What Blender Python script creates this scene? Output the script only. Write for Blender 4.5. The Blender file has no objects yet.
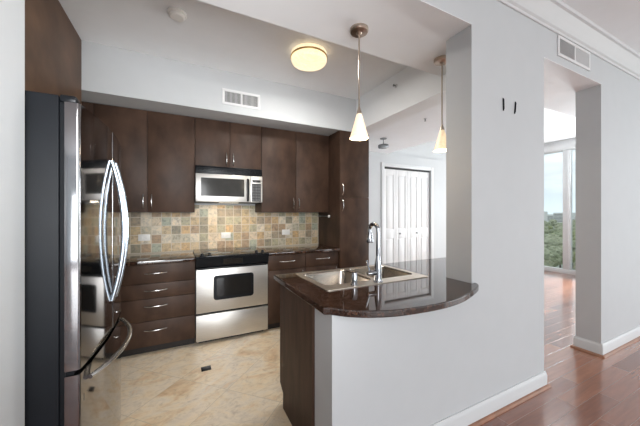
import bpy, bmesh, math, random
from mathutils import Vector, Matrix, noise as mnoise
R = math.radians
PI = math.pi
SC = bpy.context.scene
COL = SC.collection

# ------------------------------------------------------------------ camera
FPX = 278.0
TH = math.atan(139 / 278.0)
cam_d = bpy.data.cameras.new('camera')
cam = bpy.data.objects.new('camera', cam_d)
COL.objects.link(cam)
cam.location = (0, 0, 1.37)
cam.rotation_euler = (R(90), 0, -TH)
cam_d.sensor_fit = 'HORIZONTAL'
cam_d.sensor_width = 36
cam_d.lens = FPX / 640 * 36
cam_d.clip_start = 0.02
cam_d.clip_end = 9000
SC.camera = cam

# ------------------------------------------------------------------ world and lights
w = bpy.data.worlds.new('overcast_sky')
SC.world = w
w.use_nodes = True
nt = w.node_tree
nt.nodes.clear()
out = nt.nodes.new('ShaderNodeOutputWorld')
bg = nt.nodes.new('ShaderNodeBackground')
tc = nt.nodes.new('ShaderNodeTexCoord')
sep = nt.nodes.new('ShaderNodeSeparateXYZ')
nt.links.new(tc.outputs['Generated'], sep.inputs[0])
mp = nt.nodes.new('ShaderNodeMapping')
mp.inputs['Scale'].default_value = (1, 1, 4.5)
nt.links.new(tc.outputs['Generated'], mp.inputs['Vector'])
nz = nt.nodes.new('ShaderNodeTexNoise')
nz.inputs['Scale'].default_value = 3.2
nz.inputs['Detail'].default_value = 6
nt.links.new(mp.outputs[0], nz.inputs['Vector'])
cr = nt.nodes.new('ShaderNodeValToRGB')
cr.color_ramp.elements[0].position = 0.36
cr.color_ramp.elements[0].color = (0.50, 0.55, 0.60, 1)
cr.color_ramp.elements[1].position = 0.66
cr.color_ramp.elements[1].color = (0.84, 0.87, 0.89, 1)
nt.links.new(nz.outputs['Fac'], cr.inputs['Fac'])
hr = nt.nodes.new('ShaderNodeMapRange')
hr.inputs['From Min'].default_value = 0.0
hr.inputs['From Max'].default_value = 0.10
nt.links.new(sep.outputs['Z'], hr.inputs['Value'])
mx = nt.nodes.new('ShaderNodeMix')
mx.data_type = 'RGBA'
mx.inputs['A'].default_value = (0.62, 0.70, 0.76, 1)
nt.links.new(hr.outputs[0], mx.inputs['Factor'])
nt.links.new(cr.outputs[0], mx.inputs['B'])
nt.links.new(mx.outputs['Result'], bg.inputs['Color'])
bg.inputs['Strength'].default_value = 1.1
nt.links.new(bg.outputs[0], out.inputs[0])


def area(name, loc, rot, sx, sy, power, color=(1, 1, 1)):
    l = bpy.data.lights.new(name, 'AREA')
    l.shape = 'RECTANGLE'
    l.size, l.size_y = sx, sy
    l.energy = power
    l.color = color
    o = bpy.data.objects.new(name, l)
    o.location = loc
    o.rotation_euler = rot
    COL.objects.link(o)
    return o


# daylight of the dining room windows (behind and to the right of the camera)
area('dining_window_light', (1.5, -7.2, 1.0), (R(114), 0, 0), 7.0, 1.9, 215, (0.94, 0.975, 1))
area('side_window_light', (6.0, -0.9, 1.3), (R(102), 0, R(90)), 2.6, 2.4, 22, (0.94, 0.975, 1))
# daylight of the living room's glass wall; third is an added upward fill
area('living_room_light', (7.55, 2.2, 1.2), (R(106), 0, R(90)), 0.85, 2.2, 105, (0.95, 0.99, 1))
area('living_room_light', (7.55, 4.15, 1.2), (R(110), 0, R(90)), 0.7, 2.2, 5, (0.97, 0.99, 1))
area('living_room_light', (5.2, 1.95, 1.0), (R(125), 0, 0), 2.0, 1.2, 3, (0.97, 0.99, 1))

# added soft spot fill near the camera, aimed straight into the kitchen
l = bpy.data.lights.new('kitchen_fill_spot', 'SPOT')
l.energy = 150
l.spot_size = R(92)
l.spot_blend = 1.0
l.shadow_soft_size = 0.5
l.color = (0.96, 0.98, 1)
o = bpy.data.objects.new('kitchen_fill_spot', l)
o.location = (0.05, -0.25, 1.75)
COL.objects.link(o)
from mathutils import Vector as _V
o.rotation_euler = (_V((0.15, 2.5, 1.85)) - o.location).to_track_quat('-Z', 'Y').to_euler()

vs = SC.view_settings
SC.display_settings.display_device = 'sRGB'
vs.view_transform = 'Standard'
vs.look = 'None'
vs.gamma = 1
vs.use_curve_mapping = False
vs.exposure = 0.6

# ------------------------------------------------------------------ materials
MATS = {}


def newmat(name):
    m = bpy.data.materials.new(name)
    m.use_nodes = True
    nt = m.node_tree
    b = nt.nodes['Principled BSDF']
    MATS[name] = m
    return m, nt, b


def N(nt, t, **kw):
    n = nt.nodes.new(t)
    for k, v in kw.items():
        setattr(n, k, v)
    return n


def objco(nt, scale=(1, 1, 1), rot=(0, 0, 0)):
    tc = N(nt, 'ShaderNodeTexCoord')
    mp = N(nt, 'ShaderNodeMapping')
    mp.inputs['Scale'].default_value = scale
    mp.inputs['Rotation'].default_value = rot
    nt.links.new(tc.outputs['Object'], mp.inputs['Vector'])
    return mp.outputs[0]


def ramp(nt, fac, stops, mode='LINEAR'):
    r = N(nt, 'ShaderNodeValToRGB')
    r.color_ramp.interpolation = mode
    e = r.color_ramp.elements
    while len(e) < len(stops):
        e.new(0.5)
    for i, (p, c) in enumerate(stops):
        e[i].position = p
        e[i].color = tuple(c) + (1,)
    nt.links.new(fac, r.inputs['Fac'])
    return r.outputs[0]


def noise(nt, vec, scale, detail=3, rough=0.5, dist=0.0):
    n = N(nt, 'ShaderNodeTexNoise')
    n.inputs['Scale'].default_value = scale
    n.inputs['Detail'].default_value = detail
    n.inputs['Roughness'].default_value = rough
    n.inputs['Distortion'].default_value = dist
    nt.links.new(vec, n.inputs['Vector'])
    return n.outputs['Fac']


def bump(nt, b, h, strength, dist=0.002):
    bp = N(nt, 'ShaderNodeBump')
    bp.inputs['Strength'].default_value = strength
    bp.inputs['Distance'].default_value = dist
    nt.links.new(h, bp.inputs['Height'])
    nt.links.new(bp.outputs[0], b.inputs['Normal'])


def simple(name, c, rough=0.5, metal=0.0, var=0.06, scale=8.0, sc=(1, 1, 1), bmp=0.0, bscale=200, spec=0.5, coat=0):
    m, nt, b = newmat(name)
    co = objco(nt, sc)
    f = noise(nt, co, scale)
    lo = [max(0, k * (1 - var)) for k in c]
    hi = [min(1, k * (1 + var)) for k in c]
    nt.links.new(ramp(nt, f, [(0.3, lo), (0.7, hi)]), b.inputs['Base Color'])
    b.inputs['Roughness'].default_value = rough
    b.inputs['Metallic'].default_value = metal
    b.inputs['Specular IOR Level'].default_value = spec
    b.inputs['Coat Weight'].default_value = coat
    if bmp:
        bump(nt, b, noise(nt, co, bscale, 2), bmp)
    return m


simple('wall_paint', (0.545, 0.56, 0.57), 0.6, var=0.01, bmp=0.25, bscale=130, spec=0.3)
simple('ceiling_paint', (0.865, 0.885, 0.905), 0.8, var=0.01, bmp=0.08, bscale=120, spec=0.2)
simple('trim_paint', (0.64, 0.65, 0.655), 0.35, var=0.01)
simple('door_paint', (0.72, 0.72, 0.72), 0.4, var=0.01)
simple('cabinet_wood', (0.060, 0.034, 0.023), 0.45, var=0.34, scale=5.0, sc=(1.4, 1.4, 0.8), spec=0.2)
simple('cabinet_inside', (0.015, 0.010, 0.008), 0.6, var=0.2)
simple('warm_wood', (0.115, 0.065, 0.039), 0.5, var=0.30, scale=4.0, spec=0.2)
simple('panel_wood', (0.070, 0.039, 0.026), 0.5, var=0.30, scale=7.0, sc=(2.5, 2.5, 0.5), spec=0.2)
simple('stainless', (0.60, 0.58, 0.55), 0.42, 1.0, var=0.05, scale=12, sc=(1, 1, 25))
simple('stainless_mirror', (0.25, 0.245, 0.25), 0.075, 1.0, var=0.03, scale=3)
simple('sink_rim_steel', (0.74, 0.67, 0.58), 0.34, 1.0, var=0.04)
simple('sink_steel', (0.46, 0.41, 0.35), 0.19, 1.0, var=0.05, scale=14, sc=(1, 8, 1))
simple('chrome', (0.36, 0.37, 0.39), 0.09, 1.0, var=0.02)
simple('handle_steel', (0.58, 0.57, 0.56), 0.26, 1.0, var=0.03)
simple('door_handle_steel', (0.46, 0.52, 0.58), 0.20, 1.0, var=0.03)
simple('nickel', (0.50, 0.42, 0.35), 0.28, 1.0, var=0.05)
simple('brass', (0.60, 0.42, 0.18), 0.3, 1.0, var=0.05)
simple('black_plastic', (0.008, 0.009, 0.011), 0.28, var=0.1, spec=0.18)
simple('black_case', (0.006, 0.0075, 0.010), 0.5, var=0.12, bmp=0.1, bscale=300, spec=0.2)
simple('black_glass', (0.010, 0.010, 0.011), 0.06, var=0.1)
simple('oven_window', (0.018, 0.017, 0.016), 0.08, var=0.1)
simple('gray_window', (0.035, 0.033, 0.030), 0.12, var=0.1, spec=0.2)
simple('button_dark', (0.10, 0.10, 0.10), 0.4, var=0.05)
simple('button_gray', (0.35, 0.35, 0.35), 0.4, var=0.05)
simple('white_plastic', (0.78, 0.77, 0.74), 0.35, var=0.02)
simple('vent_paint', (0.72, 0.72, 0.72), 0.45, var=0.02)
simple('vent_dark', (0.04, 0.04, 0.04), 0.7, var=0.05)
simple('gray_metal', (0.20, 0.21, 0.22), 0.4, 0.6, var=0.05)
simple('tree_bark', (0.07, 0.05, 0.035), 0.9, var=0.3)
simple('concrete', (0.62, 0.62, 0.60), 0.8, var=0.1)


# polished brown granite
def granite():
    m, nt, b = newmat('granite')
    co = objco(nt)
    f = noise(nt, co, 55, 6, 0.7)
    g = noise(nt, co, 9, 4, 0.6, 1.0)
    c1 = ramp(nt, f, [(0.30, (0.012, 0.008, 0.007)), (0.52, (0.045, 0.026, 0.019)), (0.72, (0.17, 0.105, 0.075))])
    c2 = ramp(nt, g, [(0.35, (0.55, 0.50, 0.48)), (0.7, (1.25, 1.1, 1.0))])
    mxn = N(nt, 'ShaderNodeMix', data_type='RGBA', blend_type='MULTIPLY')
    mxn.inputs['Factor'].default_value = 1
    nt.links.new(c1, mxn.inputs['A'])
    nt.links.new(c2, mxn.inputs['B'])
    nt.links.new(mxn.outputs['Result'], b.inputs['Base Color'])
    b.inputs['Roughness'].default_value = 0.035
    b.inputs['IOR'].default_value = 1.8
    b.inputs['Coat Weight'].default_value = 0.0
    b.inputs['Coat Roughness'].default_value = 0.02


granite()


# slate backsplash tiles, 4 inch grid in the X-Z plane
def slate():
    m, nt, b = newmat('slate_tile')
    T = 0.1016
    tc = N(nt, 'ShaderNodeTexCoord')
    sp = N(nt, 'ShaderNodeSeparateXYZ')
    nt.links.new(tc.outputs['Object'], sp.inputs[0])

    def math_(op, a, bb=None):
        n = N(nt, 'ShaderNodeMath', operation=op)
        for i, v in enumerate((a, bb)):
            if v is None:
                continue
            if isinstance(v, (int, float)):
                n.inputs[i].default_value = v
            else:
                nt.links.new(v, n.inputs[i])
        return n.outputs[0]

    ux = math_('DIVIDE', sp.outputs['X'], T)
    uz = math_('DIVIDE', sp.outputs['Z'], T)
    fx, fz = math_('FLOOR', ux), math_('FLOOR', uz)
    rx, rz = math_('FRACT', ux), math_('FRACT', uz)
    cmb = N(nt, 'ShaderNodeCombineXYZ')
    nt.links.new(fx, cmb.inputs[0])
    nt.links.new(fz, cmb.inputs[1])
    wn = N(nt, 'ShaderNodeTexWhiteNoise', noise_dimensions='2D')
    nt.links.new(cmb.outputs[0], wn.inputs['Vector'])
    cols = [(0.52, 0.41, 0.26), (0.38, 0.35, 0.24), (0.27, 0.24, 0.17), (0.60, 0.50, 0.36), (0.52, 0.36, 0.19),
            (0.36, 0.38, 0.30), (0.48, 0.37, 0.22), (0.33, 0.27, 0.19), (0.62, 0.55, 0.43), (0.38, 0.27, 0.17), (0.46, 0.42, 0.32)]
    tile = ramp(nt, wn.outputs['Value'], [(i / len(cols), c) for i, c in enumerate(cols)], 'CONSTANT')
    co = objco(nt)
    f = noise(nt, co, 28, 5, 0.65, 0.6)
    mot = ramp(nt, f, [(0.3, (0.55, 0.52, 0.50)), (0.5, (1, 1, 1)), (0.72, (1.35, 1.22, 1.05))])
    mm = N(nt, 'ShaderNodeMix', data_type='RGBA', blend_type='MULTIPLY')
    mm.inputs['Factor'].default_value = 1
    nt.links.new(tile, mm.inputs['A'])
    nt.links.new(mot, mm.inputs['B'])
    g = 0.035
    dx = math_('MINIMUM', rx, math_('SUBTRACT', 1.0, rx))
    dz = math_('MINIMUM', rz, math_('SUBTRACT', 1.0, rz))
    dm = math_('MINIMUM', dx, dz)
    ist = math_('GREATER_THAN', dm, g)
    gm = N(nt, 'ShaderNodeMix', data_type='RGBA')
    gm.inputs['A'].default_value = (0.58, 0.51, 0.40, 1)
    nt.links.new(ist, gm.inputs['Factor'])
    nt.links.new(mm.outputs['Result'], gm.inputs['B'])
    nt.links.new(gm.outputs['Result'], b.inputs['Base Color'])
    b.inputs['Roughness'].default_value = 0.5
    hh = math_('ADD', math_('MULTIPLY', ist, 0.7), math_('MULTIPLY', f, 0.5))
    bump(nt, b, hh, 0.5, 0.003)


slate()


# beige stone floor laid diagonally
def stone():
    m, nt, b = newmat('stone_floor')
    co = objco(nt, (1, 1, 1), (0, 0, R(45)))
    br = N(nt, 'ShaderNodeTexBrick')
    br.offset = 0.0
    br.inputs['Scale'].default_value = 1.0
    br.inputs['Brick Width'].default_value = 0.455
    br.inputs['Row Height'].default_value = 0.455
    br.inputs['Mortar Size'].default_value = 0.0022
    br.inputs['Color1'].default_value = (0, 0, 0, 1)
    br.inputs['Color2'].default_value = (1, 1, 1, 1)
    nt.links.new(co, br.inputs['Vector'])
    # per tile offset of the marbling
    va = N(nt, 'ShaderNodeVectorMath', operation='MULTIPLY_ADD')
    nt.links.new(br.outputs['Color'], va.inputs[0])
    va.inputs[1].default_value = (0.8, 0.5, 3.0)
    nt.links.new(objco(nt, (0.9, 1.35, 1), (0, 0, R(-35))), va.inputs[2])
    f = noise(nt, va.outputs[0], 2.3, 8, 0.62, 1.6)
    c = ramp(nt, f, [(0.25, (0.56, 0.38, 0.23)), (0.35, (0.74, 0.57, 0.39)), (0.45, (0.83, 0.72, 0.56)), (0.55, (0.83, 0.75, 0.64)),
                     (0.62, (0.76, 0.69, 0.60)), (0.70, (0.78, 0.61, 0.43)), (0.80, (0.84, 0.74, 0.58))])
    f2 = noise(nt, va.outputs[0], 9, 6, 0.7, 2.0)
    c2 = ramp(nt, f2, [(0.3, (0.80, 0.73, 0.64)), (0.5, (1.04, 0.99, 0.91)), (0.7, (1.12, 1.05, 0.94))])
    mm = N(nt, 'ShaderNodeMix', data_type='RGBA', blend_type='MULTIPLY')
    mm.inputs['Factor'].default_value = 1
    nt.links.new(c, mm.inputs['A'])
    nt.links.new(c2, mm.inputs['B'])
    gm = N(nt, 'ShaderNodeMix', data_type='RGBA')
    gm.inputs['B'].default_value = (0.62, 0.52, 0.39, 1)
    nt.links.new(br.outputs['Fac'], gm.inputs['Factor'])
    nt.links.new(mm.outputs['Result'], gm.inputs['A'])
    nt.links.new(gm.outputs['Result'], b.inputs['Base Color'])
    b.inputs['Roughness'].default_value = 0.30


stone()


# reddish brown planks along X
def planks():
    m, nt, b = newmat('wood_floor')
    co = objco(nt)
    br = N(nt, 'ShaderNodeTexBrick')
    br.offset = 0.37
    br.inputs['Scale'].default_value = 1.0
    br.inputs['Brick Width'].default_value = 0.95
    br.inputs['Row Height'].default_value = 0.118
    br.inputs['Mortar Size'].default_value = 0.0016
    br.inputs['Color1'].default_value = (0, 0, 0, 1)
    br.inputs['Color2'].default_value = (1, 1, 1, 1)
    nt.links.new(co, br.inputs['Vector'])
    c = ramp(nt, br.outputs['Color'], [(0.0, (0.13, 0.040, 0.024)), (0.35, (0.34, 0.125, 0.062)), (0.6, (0.22, 0.075, 0.042)), (1.0, (0.42, 0.18, 0.095))])
    va = N(nt, 'ShaderNodeVectorMath', operation='MULTIPLY_ADD')
    nt.links.new(br.outputs['Color'], va.inputs[0])
    va.inputs[1].default_value = (3, 7, 2)
    nt.links.new(objco(nt, (1.2, 14, 1)), va.inputs[2])
    f = noise(nt, va.outputs[0], 3.0, 6, 0.6, 0.2)
    c2 = ramp(nt, f, [(0.3, (0.80, 0.76, 0.75)), (0.7, (1.15, 1.12, 1.1))])
    mm = N(nt, 'ShaderNodeMix', data_type='RGBA', blend_type='MULTIPLY')
    mm.inputs['Factor'].default_value = 1
    nt.links.new(c, mm.inputs['A'])
    nt.links.new(c2, mm.inputs['B'])
    gm = N(nt, 'ShaderNodeMix', data_type='RGBA')
    gm.inputs['B'].default_value = (0.40, 0.24, 0.17, 1)  # pale joint colour carries the gleam of the plank bevels
    nt.links.new(br.outputs['Fac'], gm.inputs['Factor'])
    nt.links.new(mm.outputs['Result'], gm.inputs['A'])
    nt.links.new(gm.outputs['Result'], b.inputs['Base Color'])
    b.inputs['Roughness'].default_value = 0.22
    b.inputs['IOR'].default_value = 1.6
    b.inputs['Coat Weight'].default_value = 0.85
    b.inputs['Coat Roughness'].default_value = 0.13
    inv = N(nt, 'ShaderNodeMath', operation='SUBTRACT')
    inv.inputs[0].default_value = 1
    nt.links.new(br.outputs['Fac'], inv.inputs[1])
    bump(nt, b, inv.outputs[0], 0.4, 0.001)


planks()


def glow(name, c, e, strength, rough=0.35):
    m, nt, b = newmat(name)
    co = objco(nt)
    f = noise(nt, co, 22, 4, 0.6, 1.5)
    nt.links.new(ramp(nt, f, [(0.3, [k * 0.85 for k in c]), (0.7, c)]), b.inputs['Base Color'])
    nt.links.new(ramp(nt, f, [(0.3, [k * 0.75 for k in e]), (0.7, e)]), b.inputs['Emission Color'])
    b.inputs['Emission Strength'].default_value = strength
    b.inputs['Roughness'].default_value = rough
    return m


glow('lit_dome_glass', (0.9, 0.78, 0.55), (1.0, 0.80, 0.52), 0.72)
glow('lit_shade_glass', (0.85, 0.72, 0.55), (1.0, 0.76, 0.48), 0.45)
glow('lit_lens', (0.8, 0.78, 0.7), (1, 0.85, 0.65), 0.8)
glow('lit_bulb', (1, 0.95, 0.85), (1.0, 0.88, 0.65), 4.0)


def glass():
    m, nt, b = newmat('window_glass')
    nt.nodes.remove(b)
    o = nt.nodes['Material Output']
    t = N(nt, 'ShaderNodeBsdfTransparent')
    t.inputs[0].default_value = (0.93, 0.96, 0.96, 1)
    g = N(nt, 'ShaderNodeBsdfGlossy')
    g.inputs['Roughness'].default_value = 0.0
    fr = N(nt, 'ShaderNodeFresnel')
    fr.inputs[0].default_value = 1.45
    mxs = N(nt, 'ShaderNodeMixShader')
    nt.links.new(fr.outputs[0], mxs.inputs[0])
    nt.links.new(t.outputs[0], mxs.inputs[1])
    nt.links.new(g.outputs[0], mxs.inputs[2])
    nt.links.new(mxs.outputs[0], o.inputs[0])


glass()


def greens(name, stops, scale):
    m, nt, b = newmat(name)
    f = noise(nt, objco(nt), scale, 6, 0.65)
    nt.links.new(ramp(nt, f, stops), b.inputs['Base Color'])
    b.inputs['Roughness'].default_value = 0.9
    return m


greens('leaves_dark', [(0.3, (0.15, 0.17, 0.10)), (0.55, (0.27, 0.30, 0.18)), (0.75, (0.42, 0.44, 0.29))], 0.9)  # leaf tones paled and greyed, distant haze put into the colour
greens('leaves_light', [(0.3, (0.20, 0.22, 0.10)), (0.55, (0.34, 0.37, 0.19)), (0.75, (0.50, 0.50, 0.30))], 0.9)
greens('leaves_mid', [(0.3, (0.20, 0.22, 0.14)), (0.55, (0.33, 0.35, 0.23)), (0.75, (0.48, 0.48, 0.34))], 0.9)
greens('land', [(0.35, (0.24, 0.29, 0.24)), (0.55, (0.36, 0.40, 0.35)), (0.68, (0.52, 0.52, 0.46))], 0.02)

# ------------------------------------------------------------------ mesh helpers


class Mesh:
    """Collects shapes (in world coordinates) for ONE mesh object."""

    def __init__(self):
        self.bm = bmesh.new()

    def box(self, x0, x1, y0, y1, z0, z1, bev=0.0, seg=2, rot=None, piv=None):
        t = bmesh.new()
        bmesh.ops.create_cube(t, size=1)
        for v in t.verts:
            v.co = Vector(((x0 + x1) / 2 + v.co.x * (x1 - x0), (y0 + y1) / 2 + v.co.y * (y1 - y0), (z0 + z1) / 2 + v.co.z * (z1 - z0)))
        if bev:
            bmesh.ops.bevel(t, geom=list(t.edges), offset=bev, segments=seg, profile=0.5, affect='EDGES')
        if rot is not None:
            p = Vector(piv if piv else ((x0 + x1) / 2, (y0 + y1) / 2, (z0 + z1) / 2))
            for v in t.verts:
                v.co = rot @ (v.co - p) + p
        self._add(t)
        return self

    def _add(self, t):
        bmesh.ops.recalc_face_normals(t, faces=list(t.faces))
        me = bpy.data.meshes.new('tmp')
        t.to_mesh(me)
        t.free()
        self.bm.from_mesh(me)
        bpy.data.meshes.remove(me)

    def lathe(self, prof, c, axis='Z', seg=32):
        """prof: list of (r, h). c: centre. axis: direction of h."""
        t = bmesh.new()
        rings = []
        for (r, h) in prof:
            if r < 1e-6:
                rings.append([t.verts.new((0, 0, h))])
            else:
                rings.append([t.verts.new((r * math.cos(2 * PI * k / seg), r * math.sin(2 * PI * k / seg), h)) for k in range(seg)])
        for a, b in zip(rings[:-1], rings[1:]):
            for k in range(seg):
                k2 = (k + 1) % seg
                if len(a) == 1 and len(b) == 1:
                    continue
                if len(a) == 1:
                    t.faces.new((a[0], b[k], b[k2]))
                elif len(b) == 1:
                    t.faces.new((a[k], b[0], a[k2]))
                else:
                    t.faces.new((a[k], b[k], b[k2], a[k2]))
        for rg in (rings[0], rings[-1]):
            if len(rg) > 1:
                try:
                    t.faces.new(rg)
                except ValueError:
                    pass
        M = {'Z': Matrix.Identity(3), '-Z': Matrix.Rotation(PI, 3, 'X'), 'X': Matrix.Rotation(PI / 2, 3, 'Y'), '-X': Matrix.Rotation(-PI / 2, 3, 'Y'),
             'Y': Matrix.Rotation(-PI / 2, 3, 'X'), '-Y': Matrix.Rotation(PI / 2, 3, 'X')}[axis] if isinstance(axis, str) else axis
        for v in t.verts:
            v.co = M @ v.co + Vector(c)
        self._add(t)
        return self

    def tube(self, pts, rad, seg=12, flat=None):
        """sweep a circle (or ellipse rad x flat) along pts; rad may be a list."""
        pts = [Vector(p) for p in pts]
        n = len(pts)
        rads = rad if isinstance(rad, (list, tuple)) else [rad] * n
        t = bmesh.new()
        rings = []
        up = Vector((0, 0, 1))
        d0 = (pts[1] - pts[0]).normalized()
        if abs(d0.dot(up)) > 0.95:
            up = Vector((0, 1, 0))
        nrm = d0.cross(up).normalized()
        for i, p in enumerate(pts):
            dd = (pts[min(i + 1, n - 1)] - pts[max(i - 1, 0)]).normalized()
            nrm = (nrm - dd * nrm.dot(dd)).normalized()
            bn = dd.cross(nrm)
            ra = rads[i]
            rb = ra if flat is None else ra * flat
            rings.append([t.verts.new(p + nrm * ra * math.cos(2 * PI * k / seg) + bn * rb * math.sin(2 * PI * k / seg)) for k in range(seg)])
        for a, b in zip(rings[:-1], rings[1:]):
            for k in range(seg):
                k2 = (k + 1) % seg
                t.faces.new((a[k], a[k2], b[k2], b[k]))
        t.faces.new(rings[0])
        t.faces.new(rings[-1])
        self._add(t)
        return self

    def prism(self, outer, a, b, axis='Z', holes=(), bev=0.0):
        """extrude polygon (2d pts, may have holes) from a to b. axis Z: (x,y); X: (y,z); Y: (x,z)."""
        t = bmesh.new()

        def P(p, h):
            return {'Z': (p[0], p[1], h), 'X': (h, p[0], p[1]), 'Y': (p[0], h, p[1])}[axis]
        lo, hi = [], []
        for h, store in ((a, lo), (b, hi)):
            edges = []
            for loop in [outer] + list(holes):
                vs_ = [t.verts.new(P(p, h)) for p in loop]
                store.append(vs_)
                for k in range(len(vs_)):
                    edges.append(t.edges.new((vs_[k], vs_[(k + 1) % len(vs_)])))
            if holes:
                bmesh.ops.triangle_fill(t, edges=edges, use_beauty=True)
            else:
                t.faces.new(store[0])
        for l1, l2 in zip(lo, hi):
            for k in range(len(l1)):
                k2 = (k + 1) % len(l1)
                t.faces.new((l1[k], l1[k2], l2[k2], l2[k]))
        if bev:
            bmesh.ops.recalc_face_normals(t, faces=list(t.faces))
            es = [e for e in t.edges if len(e.link_faces) == 2 and e.calc_face_angle(0) > R(40) and (abs(e.verts[0].co.z - e.verts[1].co.z) < 1e-5 if axis == 'Z' else True)]
            bmesh.ops.bevel(t, geom=es, offset=bev, segments=3, profile=0.5, affect='EDGES')
        self._add(t)
        return self

    def done(self, name, m, parent=None, smooth=True, ang=35):
        me = bpy.data.meshes.new(name)
        if parent is not None:
            rt = parent
            off = Vector((0, 0, 0))
            while rt is not None:
                off += rt.location
                rt = rt.parent
            for v in self.bm.verts:
                v.co -= off
        self.bm.to_mesh(me)
        self.bm.free()
        me.materials.append(MATS[m])
        if smooth:
            me.shade_smooth()
            me.set_sharp_from_angle(angle=R(ang))
        o = bpy.data.objects.new(name, me)
        COL.objects.link(o)
        if parent is not None:
            o.parent = parent
        return o


def tag(o, label, cat, group=None):
    o['label'] = label
    o['category'] = cat
    if group:
        o['group'] = group
    return o


def thing(name, label, cat, loc, group=None):
    o = bpy.data.objects.new(name, None)
    o.empty_display_size = 0.1
    COL.objects.link(o)
    o.location = loc
    return tag(o, label, cat, group)


def struct(o, label=None):
    o['kind'] = 'structure'
    if label:
        o['label'] = label
    return o


def bez(p0, p1, p2, p3, n):
    r = []
    for i in range(n + 1):
        t = i / n
        a = [(1 - t) ** 3, 3 * t * (1 - t) ** 2, 3 * t * t * (1 - t), t ** 3]
        r.append(sum((Vector(p) * k for p, k in zip((p0, p1, p2, p3), a)), Vector()))
    return r


# ------------------------------------------------------------------ key planes
YF, YB = 1.176, 1.37       # the wall between dining room and kitchen
YW = 3.74                  # kitchen back wall
YS = 3.10                  # face of the back soffit, counters and pantry
ZK, ZI, ZS, ZH, ZD = 2.88, 2.60, 2.445, 2.605, 2.975
XL = -1.42                 # kitchen left wall
XJ = -0.503                # left jamb
XP0, XP1, XR = 1.690, 2.572, 3.597   # pillar, doorway, right wall
XB = 2.09                  # left face of the hall's dropped ceiling
XW = 7.8                   # living room window wall

# ------------------------------------------------------------------ structure
struct(Mesh().box(XL - .1, 2.2, 1.27, YW + .1, -0.10, 0).done('floor', 'stone_floor'))
f = Mesh()
f.prism([(-2.6, -7.5), (6.2, -7.5), (6.2, 1.0), (XW, 1.0), (XW, 5.2), (2.2, 5.2), (2.2, 1.27), (-2.6, 1.27)], -0.10, 0.0)
struct(f.done('floor.001', 'wood_floor'))

m = Mesh()
m.box(XL - .1, XJ, YF, YB, 0, 3.1)                    # left of the opening
m.box(-2.7, XL - .1, YF, YB, 0, 3.1)
m.box(XJ, XP0, YF, YB, ZI, 3.1)                       # header
m.box(XP0, XP1, YF, YB, 0, 3.1)                       # pillar
m.box(XP1, XR, YF, YB, ZI + .005, 3.1)                # over the doorway
m.box(XR, XW, YF, YB, 0, 3.1)                         # right of the doorway
m.box(0.653, XP0, YF, YB, 0, 0.878)                   # half wall below the counter
struct(m.done('wall_front', 'wall_paint', smooth=False), 'pale grey wall with counter opening and doorway')
struct(Mesh().box(XL - .1, XB + .25, YW, YW + .1, 0, 3.1).done('wall_back', 'wall_paint', smooth=False))
struct(Mesh().box(XL - .1, XL, YB, YW, 0, 3.1).done('wall_left', 'wall_paint', smooth=False))
struct(Mesh().box(-2.7, -2.6, -7.5, YF, 0, 3.1).done('wall_left.001', 'wall_paint', smooth=False))
# closet wall with the bifold door opening
DX0, DX1, DZ, YC = 3.755, 5.10, 2.335, 4.55
XH, YH = 3.85, 1.74        # edges of the hall's dropped ceiling
m = Mesh()
m.box(XB + .25, DX0, YC, YC + .1, 0, ZH)
m.box(DX1, XW, YC, YC + .1, 0, ZH)
m.box(DX0, DX1, YC, YC + .1, DZ, ZH)
m.box(XH + .001, XW, YC + .06, YC + .1, ZH, 3.1)
m.box(DX0 - .1, DX1 + .1, YC + .5, YC + .55, 0, 2.5)
struct(m.done('wall_hall', 'wall_paint', smooth=False), 'white hall wall around the closet door')
struct(Mesh().box(XB + .25, XB + .35, YW, YC, 0, ZH).done('wall_hall.001', 'wall_paint', smooth=False))

# ceilings
m = Mesh()
m.box(XL, XB, 1.75, YS, ZK, 3.1)
struct(m.done('ceiling', 'ceiling_paint', smooth=False), 'raised kitchen ceiling')
m = Mesh()
m.box(XL, XB, YB, 1.75, ZI - .003, 3.1)
struct(m.done('ceiling.001', 'ceiling_paint', smooth=False), 'dropped ceiling over the island')
m = Mesh()
m.box(XL, XB, YS, YW, ZS, 3.1)
struct(m.done('ceiling.002', 'wall_paint', smooth=False), 'grey soffit above the upper cabinets')
m = Mesh()
m.prism([(XB + .21, YB), (XW, YB), (XW, YH), (XH, YH), (XH, 5.4), (XB + .21, 5.4)], ZH, 3.1)
m.box(XB, XB + .21, YB, YW, 2.455, 3.1)
struct(m.done('ceiling.003', 'ceiling_paint', smooth=False), 'dropped hall ceiling')
struct(Mesh().box(XH, XW, YH, YC + .9, 3.03, 3.1).done('ceiling.004', 'ceiling_paint', smooth=False), 'living room ceiling')
struct(Mesh().box(-2.6, 6.2, -7.5, YF, ZD, 3.1).done('ceiling.005', 'ceiling_paint', smooth=False), 'dining room ceiling')

struct(Mesh().box(XJ, XP0, YF, YB, ZI - .003, ZI).box(XP1, XR, YF, YB, ZI + .002, ZI + .005).done('ceiling.006', 'ceiling_paint', smooth=False), 'white underside of the wall openings')

# crown moulding along the dining side of the wall
pr = [(YF, 2.842), (YF - .012, 2.842), (YF - .016, 2.858), (YF - .030, 2.866), (YF - .040, 2.885), (YF - .062, 2.915), (YF - .085, 2.935),
      (YF - .092, 2.948), (YF - .108, 2.952), (YF - .112, 2.975), (YF, 2.975)]
struct(Mesh().prism(pr, -2.6, 6.2, 'X').done('trim_1', 'trim_paint', ang=25), 'white crown moulding')
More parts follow.
